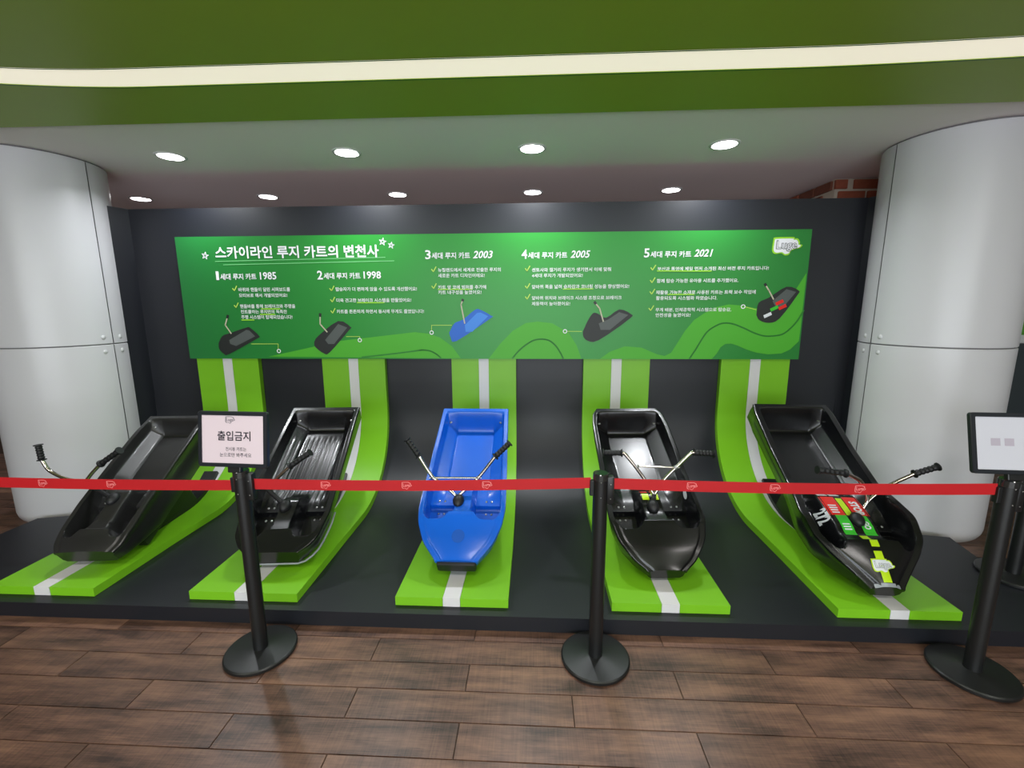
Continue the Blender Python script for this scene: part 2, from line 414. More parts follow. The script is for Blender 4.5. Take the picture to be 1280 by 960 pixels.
# ---------------------------------------------------------------- tracks
TXC = [-2.633, -1.520, -.416, .692, 1.795]; TXT = [-2.565, -1.490, -.406, .668, 1.757]; TW = .584; SWD = .088
tl = ['leftmost lime green track strip under the worn black cart', 'second lime green track strip from left, behind the sign post', 'middle lime green track strip under the blue cart', 'fourth lime green track strip, under the black cart with crossbar handles', 'rightmost lime green track strip under the stickered cart']
def ramp_slab(bm, x0, x1, u0, u1, lo, hi, n=60, shift=0):
    us = [u0+(u1-u0)*i/n for i in range(n+1)]
    A = [[bm.verts.new((x*(1-.095*taper(u))+shift*taper(u), ramp(u, o)[0], ramp(u, o)[1])) for u in us] for x, o in ((x0, hi), (x1, hi), (x1, lo), (x0, lo))]
    for k in range(4):
        p, q = A[k], A[(k+1) % 4]
        for i in range(n): bm.faces.new((p[i], q[i], q[i+1], p[i+1]))
    bm.faces.new([a[0] for a in A]); bm.faces.new([a[-1] for a in A])
UTOP = ULT+.62
def taper(u):                                              # the strips narrow a little towards the banner
    return min(1, max(0, (u-UL1*.6)/(ULT-UL1*.6)))
for i, X in enumerate(TXC):
    t = empty('track_strip', (X, 2.8, ZP)); tag(t, tl[i], 'track', 'lime green tracks on the black platform')
    for nm, x0, x1, m in (('green_panel', -TW/2, -SWD/2-.0015, 'track'), ('green_panel', SWD/2+.0015, TW/2, 'track'), ('white_stripe', -SWD/2, SWD/2, 'white')):
        bm = bmesh.new(); e = .0012 if nm == 'white_stripe' else 0
        ramp_slab(bm, x0, x1, -e if e else 0, UTOP, TH-.001, -e, shift=TXT[i]-X)
        for v in bm.verts: v.co -= Vector((0, 2.8, ZP))
        obj(nm, bm, M[m], t, sharp=30)
# ---------------------------------------------------------------- columns
def column(cx, cy, label):
    t = empty('column', (cx, cy, 0)); tag(t, label, 'column', 'white clad round columns')
    R = .42; zs = 1.325
    bm = bmesh.new(); lathe(bm, [(R-.014, .03), (R-.014, ZC-.002)], 64); obj('core', bm, M['gap'], t, True)
    for z0, z1 in ((.045, zs-.004), (zs+.004, ZC-.012)):
        for a0 in (0, PI):
            d = .009; bm = bmesh.new()
            pr = [(R-.012, z0), (R-.003, z0), (R, z0+.003), (R, z1-.003), (R-.003, z1), (R-.012, z1)]
            if z0 < .1: pr = [(R-.03, z0-.045), (R-.02, z0-.045), (R-.006, z0-.02), (R, z0+.01)]+pr[3:]
            lathe(bm, pr, 40, 0, 0, a0+d, a0+PI-d)
            obj('cladding_panel', bm, M['column'], t, sharp=40)
    for sgn in (-1, 1):
        for base in (0, PI):
            for zz in (zs-.055, zs+.055):
                a = base+sgn*.17
                bm = bmesh.new(); bmesh.ops.create_uvsphere(bm, u_segments=12, v_segments=8, radius=.017)
                for v in bm.verts: v.co.y *= .5
                o = obj('bolt', bm, M['bolt_white'], t, True)
                o.location = (R*math.cos(a), R*math.sin(a), zz); o.rotation_euler = (0, 0, a+PI/2)
column(-3.73, 3.35, 'wide round white clad column at the left end of the display')
column(2.86, 3.34, 'wide round white clad column at the right end of the display')
# ---------------------------------------------------------------- brick pier and right background
pier = empty('wall_brick_pier', (0, 0, 0)); tag(pier, kind='structure')
quadbox('mortar_core', 2.61, 3.9, 4.22, 5.2, 0, ZC-.003, M['mortar'], pier)
BHH, BLN, CO = .075, .22, .095
_bm = {}
def brick_mesh(l, wd, h, k):
    key = (round(l, 3), round(wd, 3), k)
    if key not in _bm:
        bm = bmesh.new(); box(bm, -l/2, l/2, -wd/2, wd/2, -h/2, h/2, .004)
        me = bpy.data.meshes.new('brick'); bmesh.ops.recalc_face_normals(bm, faces=bm.faces); bm.to_mesh(me); bm.free(); me.materials.append(M[k]); _bm[key] = me
    return _bm[key]
for r in range(5):
    z = ZC-.03-CO*(r+.2)
    for c in range(5):
        x = 2.615+(c+.5+(0 if r % 2 else -.5))*(BLN+.025)+.01
        if x-BLN/2 < 2.6: l = BLN/2-.01; x = 2.605+l/2
        else: l = BLN
        o = bpy.data.objects.new('brick', brick_mesh(l, .03, BHH, random.choice(['brick_red', 'brick_brown']))); C.objects.link(o); o.parent = pier
        o.location = (x, 4.215+random.uniform(-.003, .003), z)
    for c in range(4):
        y = 4.24+(c+.5+(.5 if r % 2 else 0))*(BLN+.025)
        o = bpy.data.objects.new('brick', brick_mesh(.03, BLN, BHH, random.choice(['brick_red', 'brick_brown']))); C.objects.link(o); o.parent = pier
        o.location = (2.605+random.uniform(-.003, .003), y, z)
bg = empty('mural_partition', (5.6, 4.7, 0)); tag(bg, 'green and grey printed partition seen past the right column', 'partition')
quadbox('mural_board', -1.65, 2, 0, .1, 1.3, ZC-.005, M['mural'], bg)
bm = bmesh.new()
for k in range(9):
    x = -1.6+k*.33; z = 1.45+.13*(k % 3)
    poly_face(bm, [(x, -.003, z), (x+.12, -.003, z+.05), (x+.2, -.003, z+.45), (x+.08, -.003, z+.8), (x-.02, -.003, z+.5)])
obj('leaf_print', bm, M['mural_dark'], bg)
quadbox('white_band', -1.65, 2, -.02, .08, 1.22, 1.3, M['trim'], bg)
quadbox('counter_front', -1.65, 2, -.12, .1, .45, 1.22, M['counter'], bg)
quadbox('plinth', -1.65, 2, -.3, .1, 0, .45, M['room'], bg)
# printed layout of the banner, in metres on its face (x, z)
BT=[('스카이라인 루지 카트의 변천사', -2.525, -1.208, 1.985, 0.095, 't'), ('1', -2.54, -2.517, 1.821, 0.068, 't'), ('세대 루지 카트', -2.506, -2.209, 1.821, 0.049, 't'), ('1985', -2.179, -2.045, 1.821, 0.059, 't'), ('2', -1.712, -1.668, 1.819, 0.068, 't'), ('세대 루지 카트', -1.661, -1.365, 1.821, 0.049, 't'), ('1998', -1.339, -1.2, 1.821, 0.058, 't'), ('3', -0.843, -0.799, 1.966, 0.069, 't'), ('세대 루지 카트', -0.793, -0.493, 1.968, 0.048, 't'), ('2003', -0.471, -0.316, 1.969, 0.057, 'ti'), ('4', -0.095, -0.051, 1.963, 0.068, 't'), ('세대 루지 카트', -0.045, 0.255, 1.964, 0.047, 't'), ('2005', 0.279, 0.43, 1.965, 0.056, 'ti'), ('5', 0.834, 0.876, 1.963, 0.067, 't'), ('세대 루지 카트', 0.882, 1.186, 1.962, 0.047, 't'), ('2021', 1.207, 1.346, 1.965, 0.055, 'ti'), ('바퀴와 핸들이 달린 서퍼보드를', -2.367, -1.943, 1.728, 0.032, 'b'), ('모티브로 해서 개발되었어요!', -2.368, -1.97, 1.683, 0.031, 'b'), ('핸들바를 통해 브레이크와 주행을', -2.369, -1.912, 1.596, 0.032, 'b'), ('컨트롤하는 루지만의 독특한', -2.367, -1.984, 1.553, 0.031, 'b'), ('주행 시스템이 탑재되었습니다!', -2.368, -1.943, 1.51, 0.032, 'b'), ('탑승자가 더 편하게 앉을 수 있도록 개선했어요!', -1.571, -0.919, 1.727, 0.031, 'b'), ('더욱 견고한 브레이크 시스템을 만들었어요!', -1.571, -0.968, 1.64, 0.031, 'b'), ('카트를 튼튼하게 하면서 동시에 무게도 줄였답니다!', -1.575, -0.869, 1.552, 0.031, 'b'), ('뉴질랜드에서 세계로 진출한 루지의', -0.746, -0.256, 1.869, 0.03, 'b'), ('새로운 카트 디자인이에요!', -0.747, -0.381, 1.826, 0.031, 'b'), ('카트 앞 코에 범퍼를 추가해', -0.749, -0.371, 1.737, 0.031, 'b'), ('카트 내구성을 높였어요!', -0.75, -0.409, 1.698, 0.031, 'b'), ('센토사와 캘거리 루지가 생기면서 이에 맞춰', -0.015, 0.59, 1.864, 0.03, 'b'), ('4세대 루지가 개발되었어요!', -0.015, 0.376, 1.821, 0.03, 'b'), ('앞바퀴 폭을 넓혀 승차감과 코너링 성능을 향상했어요!', -0.015, 0.732, 1.736, 0.031, 'b'), ('앞바퀴 위치와 브레이크 시스템 조정으로 브레이크', -0.015, 0.678, 1.651, 0.03, 'b'), ('제동력이 높아졌어요!', -0.015, 0.283, 1.607, 0.03, 'b'), ('부산과 통영에 제일 먼저 소개된 최신 버전 루지 카트입니다!', 0.941, 1.766, 1.864, 0.029, 'b'), ('함께 탑승 가능한 유아용 시트를 추가했어요.', 0.94, 1.55, 1.775, 0.03, 'b'), ('재활용 가능한 소재로 사용된 카트는 트랙 보수 작업에', 0.938, 1.685, 1.688, 0.03, 'b'), ('활용되도록 시스템화 하였습니다.', 0.94, 1.402, 1.645, 0.03, 'b'), ('무게 배분, 인체공학적 시스템으로 탑승감,', 0.941, 1.513, 1.556, 0.03, 'b'), ('안전성을 높였어요!', 0.943, 1.209, 1.516, 0.03, 'b')]
BCH=[(-2.398, 1.751), (-2.4, 1.618), (-1.602, 1.746), (-1.602, 1.659), (-1.606, 1.571), (-0.78, 1.887), (-0.782, 1.759), (-0.049, 1.887), (-0.049, 1.755), (-0.048, 1.673), (0.907, 1.885), (0.907, 1.792), (0.909, 1.706), (0.907, 1.581)]
BST=[(-2.611, 2.01, 0.03), (-1.173, 2.101, 0.03), (-1.107, 2.074, 0.026)]
BUL=[[(-2.533, 1.965), (-1.159, 1.984)], [(-2.47, 1.938), (-1.09, 1.957)]]
BYL=[[(-2.195, 1.592), (-2.038, 1.591)], [(-2.208, 1.548), (-2.084, 1.547)], [(-2.368, 1.503), (-2.263, 1.503)], [(-1.404, 1.637), (-1.186, 1.636)], [(-0.75, 1.737), (-0.481, 1.736)], [(0.227, 1.733), (0.457, 1.733)], [(0.939, 1.864), (1.344, 1.86)], [(1.027, 1.688), (1.225, 1.687)]]
BW={'wave1': [(-2.176, 1.204), (-1.564, 1.333), (-0.939, 1.404), (-0.939, 1.401), (-0.843, 1.391), (-0.747, 1.359), (-0.652, 1.289), (-0.584, 1.192)], 'wave2': [(-0.358, 1.189), (-0.267, 1.308), (-0.164, 1.412), (-0.063, 1.472), (0.031, 1.484), (0.144, 1.471), (0.277, 1.396), (0.341, 1.295), (0.381, 1.188)], 'wave3': [(0.526, 1.187), (0.6, 1.245), (0.716, 1.289), (0.847, 1.279), (0.971, 1.226), (1.03, 1.213), (1.078, 1.238), (1.129, 1.326), (1.176, 1.41), (1.24, 1.493), (1.313, 1.544), (1.397, 1.589), (1.491, 1.61), (1.588, 1.601), (1.691, 1.582), (1.769, 1.576), (1.844, 1.594), (1.916, 1.641), (1.976, 1.712), (2.046, 1.841), (2.045, 1.399), (2.042, 1.328), (1.984, 1.264), (1.921, 1.233), (1.819, 1.226), (1.733, 1.239), (1.652, 1.264), (1.582, 1.295), (1.533, 1.31), (1.49, 1.307), (1.456, 1.282), (1.429, 1.232), (1.395, 1.186)]}
BL={'line1': [(-1.395, 1.201), (-1.176, 1.224), (-0.945, 1.253), (-0.893, 1.26), (-0.835, 1.253), (-0.784, 1.228), (-0.746, 1.195)], 'line2': [(-0.168, 1.193), (-0.114, 1.257), (-0.05, 1.308), (0.007, 1.339), (0.07, 1.346), (0.127, 1.333), (0.174, 1.295), (0.21, 1.244), (0.236, 1.193)], 'line3': [(1.223, 1.188), (1.262, 1.257), (1.3, 1.329), (1.344, 1.4), (1.4, 1.443), (1.46, 1.468), (1.531, 1.463), (1.62, 1.43), (1.695, 1.395), (1.775, 1.369), (1.842, 1.369), (1.912, 1.381), (1.968, 1.424), (2.015, 1.484), (2.054, 1.563)]}
BPC=[{'hull': [(-2.584, 1.317), (-2.546, 1.374), (-2.476, 1.398), (-2.336, 1.442), (-2.303, 1.439), (-2.235, 1.374), (-2.262, 1.349), (-2.504, 1.226), (-2.547, 1.226), (-2.585, 1.268)], 'inner': [(-2.491, 1.341), (-2.338, 1.423), (-2.314, 1.419), (-2.269, 1.371), (-2.437, 1.292), (-2.486, 1.309)], 'handle': [(-2.468, 1.394), (-2.51, 1.463), (-2.487, 1.52)], 'lead': [(-2.309, 1.309), (-2.082, 1.309), (-2.086, 1.269)], 'circ': (-2.082, 1.251), 'kind': 'black'}, {'hull': [(-1.78, 1.325), (-1.743, 1.373), (-1.569, 1.493), (-1.471, 1.445), (-1.484, 1.421), (-1.654, 1.243), (-1.705, 1.23), (-1.775, 1.284)], 'inner': [(-1.688, 1.341), (-1.571, 1.469), (-1.499, 1.44), (-1.616, 1.308), (-1.665, 1.308)], 'handle': [(-1.666, 1.405), (-1.719, 1.469), (-1.714, 1.53)], 'lead': [(-1.512, 1.368), (-1.401, 1.368), (-1.401, 1.355)], 'circ': (-1.402, 1.339), 'kind': 'black'}, {'hull': [(-0.672, 1.398), (-0.628, 1.472), (-0.56, 1.501), (-0.462, 1.577), (-0.417, 1.576), (-0.333, 1.529), (-0.344, 1.508), (-0.617, 1.331), (-0.661, 1.36)], 'inner': [(-0.546, 1.457), (-0.447, 1.552), (-0.418, 1.556), (-0.359, 1.527), (-0.487, 1.405), (-0.54, 1.405)], 'handle': [(-0.546, 1.471), (-0.572, 1.618), (-0.56, 1.647)], 'lead': [(-0.651, 1.457), (-0.812, 1.457), (-0.814, 1.417)], 'circ': (-0.814, 1.399), 'kind': 'blue'}, {'hull': [(0.386, 1.403), (0.42, 1.483), (0.462, 1.548), (0.506, 1.541), (0.565, 1.512), (0.664, 1.576), (0.754, 1.54), (0.746, 1.504), (0.512, 1.337), (0.424, 1.334), (0.391, 1.367)], 'inner': [(0.508, 1.469), (0.58, 1.498), (0.664, 1.555), (0.734, 1.533), (0.597, 1.418), (0.524, 1.418)], 'handle': [(0.544, 1.483), (0.512, 1.584), (0.482, 1.62)], 'lead': [(0.378, 1.406), (0.266, 1.407)], 'circ': (0.247, 1.407), 'kind': 'black'}, {'hull': [(1.705, 1.529), (1.714, 1.621), (1.788, 1.66), (1.909, 1.74), (2.002, 1.711), (1.993, 1.672), (1.881, 1.502), (1.806, 1.469), (1.732, 1.489)], 'inner': [(1.816, 1.634), (1.911, 1.722), (1.984, 1.701), (1.904, 1.594), (1.847, 1.581)], 'handle': [(1.822, 1.647), (1.783, 1.712), (1.757, 1.749)], 'lead': [(1.701, 1.569), (1.619, 1.59)], 'circ': (1.601, 1.593), 'kind': 'sticker'}]
BLG=(1.878, 2.033)
TL=[[-2.214, -1.889], [-0.907, -0.55, -0.199], [0.672, 1.014, 1.356]]
# ---------------------------------------------------------------- banner
BY0 = 3.53; BXC = (-2.845+2.055)/2
ban = empty('banner_board', (BXC, BY0, 1.188)); tag(ban, 'long green printed information banner on the black wall above the carts', 'banner')
BO = Vector((BXC, BY0, 1.188))
bm = bmesh.new(); box(bm, -2.845-BXC, 2.055-BXC, 0, .092, 0, .967); obj('board', bm, M['banner'], ban)
def bpt(d): return lambda x, z: (x-BXC, -d, z-1.188)
_d = [.0008]
def nd(): _d[0] += .0001; return _d[0]
for k in ('wave1', 'wave2', 'wave3'):
    P = [(x, max(z, 1.19)) for x, z in BW[k]]; bm = bmesh.new(); fn = bpt(nd())
    poly_face(bm, [fn(*p) for p in P]); obj('printed_road', bm, M['road'], ban)
def ribbon(bm, pts, wd, fn):
    q = [Vector((x, z)) for x, z in pts]
    for i in range(len(q)-1):
        d = (q[i+1]-q[i]).normalized(); n = Vector((-d.y, d.x))*wd/2
        e = d*wd*.2
        poly_face(bm, [fn(*(q[i]+n-e)), fn(*(q[i+1]+n+e)), fn(*(q[i+1]-n+e)), fn(*(q[i]-n-e))])
def smooth2(pts, n=4): return [(v.x, v.y) for v in spline([(x, z, 0) for x, z in pts], n)]
for k in ('line1', 'line2', 'line3'):
    bm = bmesh.new(); ribbon(bm, smooth2([(x, max(z, 1.194)) for x, z in BL[k]]), .012, bpt(nd())); obj('printed_line', bm, M['road_line'], ban)
ttl = [BT[0][:5]]
text_batch([t_[0] for t_ in BT if t_[5] == 'b'], .012, 0)
text_batch(sorted({t_[0] for t_ in BT[1:] if t_[5] == 't'}), .02, 0)
text_batch(sorted({t_[0] for t_ in BT[1:] if t_[5] == 'ti'}), .02, .25)
text_batch(['STOP', 'GO', '272'], .05, 0)
text_mesh('title_lettering', ttl, bpt(.0022), M['print_white'], ban, .022)
hd = [t[:5]+((.25,) if t[5] == 'ti' else (0,)) for t in BT[1:] if t[5] in ('t', 'ti')]
for t_ in hd: text_mesh('heading_lettering', [t_], bpt(.0022), M['print_white'], ban, .02)
for t_ in BT:
    if t_[5] == 'b': text_mesh('bullet_lettering', [t_[:5]], bpt(.0022), M['print_white'], ban, .012)
for a, b in BUL:
    bm = bmesh.new(); ribbon(bm, [a, b], .005, bpt(nd())); obj('title_underline', bm, M['print_underline'], ban)
for a, b in BYL:
    bm = bmesh.new(); ribbon(bm, [a, b], .008, bpt(nd())); obj('yellow_underline', bm, M['print_lime'], ban)
for x, z in BCH:
    bm = bmesh.new(); s = .017; ribbon(bm, [(x-s, z+.2*s), (x-.2*s, z-.9*s), (x+1.1*s, z+1.3*s)], .007, bpt(.002)); obj('check_mark', bm, M['print_yellow'], ban)
for x, z, r in BST:
    bm = bmesh.new(); q = [(x+r*math.sin(k*4*PI/5+.2), z+r*math.cos(k*4*PI/5+.2)) for k in range(6)]
    ribbon(bm, q, .0045, bpt(.002)); obj('printed_star', bm, M['print_white'], ban)
for p in BPC:
    blue = p['kind'] == 'blue'
    bm = bmesh.new(); poly_face(bm, [bpt(.0019)(*q) for q in smooth2(p['hull']+[p['hull'][0]], 3)[:-1]])
    h = obj('cart_picture', bm, M['print_blue' if blue else 'print_black'], ban)
    bm = bmesh.new(); poly_face(bm, [bpt(.0022)(*q) for q in p['inner']]); obj('seat_picture', bm, M['print_blue2' if blue else 'print_grey'], h)
    bm = bmesh.new(); ribbon(bm, p['handle'], .010, bpt(.0025)); obj('handle_picture', bm, M['print_tan'], h)
    bm = bmesh.new(); q = p['handle'][-1]; q0 = p['handle'][-2]
    d = Vector((q[0]-q0[0], q[1]-q0[1]))*.35; ribbon(bm, [q, (q[0]+d.x, q[1]+d.y)], .02, bpt(.0027)); obj('grip_picture', bm, M['print_black'], h)
    if p['kind'] == 'sticker':
        cx = sum(a for a, b in p['hull'])/len(p['hull']); cz = sum(b for a, b in p['hull'])/len(p['hull'])
        for dx, dz, mm in ((.035, .025, 'st_red'), (.0, -.02, 'st_green'), (-.045, -.07, 'st_white'), (.06, -.01, 'st_red')):
            bm = bmesh.new(); ribbon(bm, [(cx+dx-.025, cz+dz-.012), (cx+dx+.02, cz+dz+.01)], .024, bpt(.0026)); obj('sticker_picture', bm, M[mm], h)
    if len(p['lead']) > 1:
        bm = bmesh.new(); ribbon(bm, p['lead'], .004, bpt(.0016)); obj('pointer_line', bm, M['print_yellow'], ban)
    bm = bmesh.new(); cx, cz = p['circ']; q = [(cx+.017*math.cos(a), cz+.017*math.sin(a)) for a in [k*PI/8 for k in range(16)]]
    ring_faces(bm, q, .62, bpt(.002), cx, cz); obj('pointer_ring', bm, M['print_white'], ban)
def logo(parent, cx, cz, w_, h_, fn, m_out, m_in, m_txt, bold=.05):
    q = logo_outline(cx, cz, w_*1.12, h_*1.2)
    bm = bmesh.new(); poly_face(bm, [fn(.0)(*p) for p in q]); l = obj('logo', bm, M[m_out], parent)
    q = logo_outline(cx, cz, w_, h_)
    bm = bmesh.new(); poly_face(bm, [fn(.0005)(*p) for p in q]); obj('logo_field', bm, M[m_in], l)
    text_mesh('logo_lettering', [('Luge', cx-w_*.37, cx+w_*.40, cz-h_*.30, h_*.66)], fn(.001), M[m_txt], l, bold)
    text_mesh('logo_lettering_face', [('Luge', cx-w_*.345, cx+w_*.375, cz-h_*.26, h_*.58)], fn(.0014), M[m_in], l, .0)
    return l
logo(ban, BLG[0], BLG[1], .2, .125, lambda e: bpt(.002+e), 'print_lime', 'print_white', 'print_grey', .045)
# ---------------------------------------------------------------- stanchions, tapes, signs
def stanchion(x, y, z, label, cas=(1, 0)):
    t = empty('barrier_post', (x, y, z)); tag(t, label, 'barrier post', 'black retractable tape barrier posts')
    R = .1556
    bm = bmesh.new(); rr = lathe(bm, [(.0, 0.0), (R-.004, 0), (R, .004), (R, .015), (R-.005, .02), (R-.012, .0215), (.04, .024), (.034, .026), (0, .026)], 64)
    bmesh.ops.remove_doubles(bm, verts=bm.verts, dist=1e-6); obj('base', bm, M['black_metal'], t, sharp=25)
    bm = bmesh.new(); lathe(bm, [(.0315, .022), (.0315, .893), (.0, .893)], 32); bmesh.ops.remove_doubles(bm, verts=bm.verts, dist=1e-6); obj('pole', bm, M['black_metal'], t, sharp=30)
    bm = bmesh.new(); lathe(bm, [(.0328, .872), (.0328, .898), (.030, .902), (0, .902)], 32); bmesh.ops.remove_doubles(bm, verts=bm.verts, dist=1e-6); obj('cap', bm, M['black_gloss'], t, sharp=25)
    bm = bmesh.new(); box(bm, .026, .056, -.018, .018, .765, .888, .006); c = obj('tape_cassette', bm, M['black_metal'], t, sharp=30)
    for zz in (.855, .79):
        bm = bmesh.new(); bmesh.ops.create_uvsphere(bm, u_segments=10, v_segments=6, radius=.0028); o = obj('screw', bm, M['steel'], c, True); o.location = (.041, -.018, zz)
    for zz in (.868, .80):
        bm = bmesh.new(); bmesh.ops.create_uvsphere(bm, u_segments=10, v_segments=6, radius=.0028); o = obj('screw', bm, M['steel'], t, True); o.location = (-.002, -.0315, zz)
    bm = bmesh.new(); box(bm, -.046, -.028, -.012, .012, .80, .868, .003); obj('tape_clip', bm, M['black_metal'], t)
    return t
PA, PB, PCc = (-1.280, 1.792), (.289, 1.815), (1.935, 1.806)
stanchion(PA[0], PA[1], 0, 'black barrier post under the white notice, left of center')
stanchion(PB[0], PB[1], 0, 'black barrier post without a sign, in front of the fourth cart')
stanchion(PCc[0], PCc[1], 0, 'black barrier post under the reflective sign at the right edge')
stanchion(2.72, 2.43, ZP, 'black barrier post standing on the platform behind the right sign post')
stanchion(-3.12, 1.80, 0, 'black barrier post outside the left edge, holding the tape end')
def tape(p0, p1, z0, z1, label, logos):
    L_ = (Vector(p1)-Vector(p0)).length; a = math.atan2(p1[1]-p0[1], p1[0]-p0[0])
    t = empty('barrier_tape', ((p0[0]+p1[0])/2, (p0[1]+p1[1])/2, (z0+z1)/2), (0, 0, a)); tag(t, label, 'barrier tape', 'red barrier tapes')
    n = 30; H = .048; bm = bmesh.new()
    def cz(x): k = x/L_+.5; return (z0+(z1-z0)*k)-(z0+z1)/2-.010*4*k*(1-k)
    rows = []
    for i in range(n+1):
        x = -L_/2+L_*i/n; rows.append([bm.verts.new((x, yy, cz(x)+dz)) for yy, dz in ((-.001, -H/2), (-.001, H/2), (.001, H/2), (.001, -H/2))])
    for a_, b_ in zip(rows, rows[1:]):
        for k in range(4): bm.faces.new((a_[k], a_[(k+1) % 4], b_[(k+1) % 4], b_[k]))
    bm.faces.new(rows[0]); bm.faces.new(rows[-1]); obj('webbing', bm, M['tape'], t)
    for lx in logos:
        x = (lx-(p0[0]+p1[0])/2)/math.cos(a); zc = cz(x); w_, h_ = .046, .038
        fn = lambda X, Z: (X, -.0018, Z)
        bm = bmesh.new(); ring_faces(bm, logo_outline(x, zc, w_, h_), .84, fn, x, zc); l = obj('logo_outline', bm, M['tape_print'], t)
        text_mesh('logo_lettering', [('Luge', x-.015, x+.016, zc-.010, .02)], fn, M['tape_print'], l, .03)
tape((-3.07, 1.80), (PA[0]-.042, PA[1]), .835, .829, 'red barrier tape from the left edge to the notice post', TL[0])
tape((PA[0]+.056, PA[1]), (PB[0]-.042, PB[1]), .836, .855, 'red barrier tape in front of the second and blue carts', TL[1])
tape((PB[0]+.056, PB[1]), (PCc[0]-.042, PCc[1]), .853, .857, 'red barrier tape in front of the two rightmost carts', TL[2])
def sign(x, y, z, wd, ht, tilt, yaw, label, kind):
    t = empty('notice_sign', (x, y, z), (tilt, 0, yaw)); tag(t, label, 'sign')
    bm = bmesh.new(); q = []
    def rrect(w_, h_, r, n=5):
        o = []
        for cx, cz, a0 in ((w_/2-r, h_/2-r, 0), (-w_/2+r, h_/2-r, PI/2), (-w_/2+r, -h_/2+r, PI), (w_/2-r, -h_/2+r, 1.5*PI)):
            o += [(cx+r*math.cos(a0+PI/2*k/n), cz+r*math.sin(a0+PI/2*k/n)) for k in range(n+1)]
        return o
    a = rrect(wd, ht, .012); b = rrect(wd-.034, ht-.034, .003); h2 = ht/2
    rings = [[bm.verts.new((px, yy, pz+h2)) for px, pz in P] for P, yy in ((a, .008), (a, -.006), ([(px*.985, pz*.985) for px, pz in a], -.009), (b, -.009), (b, -.004))]
    n = len(a)
    for r0, r1 in zip(rings, rings[1:]):
        for k in range(n): bm.faces.new((r0[k], r0[(k+1) % n], r1[(k+1) % n], r1[k]))
    bm.faces.new(rings[0]); obj('frame', bm, M['frame'], t, sharp=30)
    bm = bmesh.new(); w2, v2 = wd/2-.016, ht/2-.016; box(bm, -w2, w2, -.0045, .004, h2-v2, h2+v2); obj('paper', bm, M['paper'] if kind == 'notice' else M['glossy_sheet'], t)
    bm = bmesh.new(); box(bm, -.03, .03, -.0, .02, -.026, .03, .004); obj('bracket', bm, M['black_metal'], t)
    fn = lambda X, Z: (X, -.0052, Z)
    if kind == 'notice':
        text_mesh('heading_lettering', [('출입금지', -.07, .082, h2-.006, .042)], fn, M['ink'], t, .018)
        text_mesh('small_lettering', [('전시용 카트는', -.033, .062, h2-.05, .017), ('눈으로만 봐주세요', -.06, .085, h2-.076, .018)], fn, M['ink'], t, .006)
        bm = bmesh.new(); ring_faces(bm, logo_outline(-.012, h2+.083, .046, .034), .85, fn, -.012, h2+.083); l = obj('logo_outline', bm, M['ink_grey'], t)
        text_mesh('logo_lettering', [('Luge', -.028, .004, h2+.074, .018)], fn, M['ink_grey'], l, .01)
    else:
        bm = bmesh.new()
        for k in range(3): poly_face(bm, [fn(.05, h2+.03-k*.016), fn(.13, h2+.03-k*.016), fn(.13, h2+.036-k*.016), fn(.05, h2+.036-k*.016)])
        obj('printed_lines', bm, M['ink_grey'], t)
        bm = bmesh.new()
        for sx in (-.09, -.04): poly_face(bm, [fn(sx, h2-.01), fn(sx+.035, h2-.01), fn(sx+.035, h2+.02), fn(sx, h2+.02)])
        obj('reflection_blocks', bm, M['reflection_tint'], t)  # pale blocks painted in for the sheet's reflections
M['glossy_sheet'] = mat('laminated_sheet', srgb(205, 205, 215), .08, coat=.6)
M['reflection_tint'] = mat('painted_reflection', srgb(180, 172, 185), .2)  # colour standing in for reflections on the sheet
sign(PA[0]-.008, PA[1]-.03, .925, .318, .24, math.radians(-8), math.radians(-3), 'white notice in a black frame with Korean lettering on the left barrier post', 'notice')
sign(PCc[0]-.01, PCc[1]-.03, .932, .325, .245, math.radians(-14), math.radians(-3), 'black framed glossy sheet with painted reflections on the right barrier post', 'sheet')
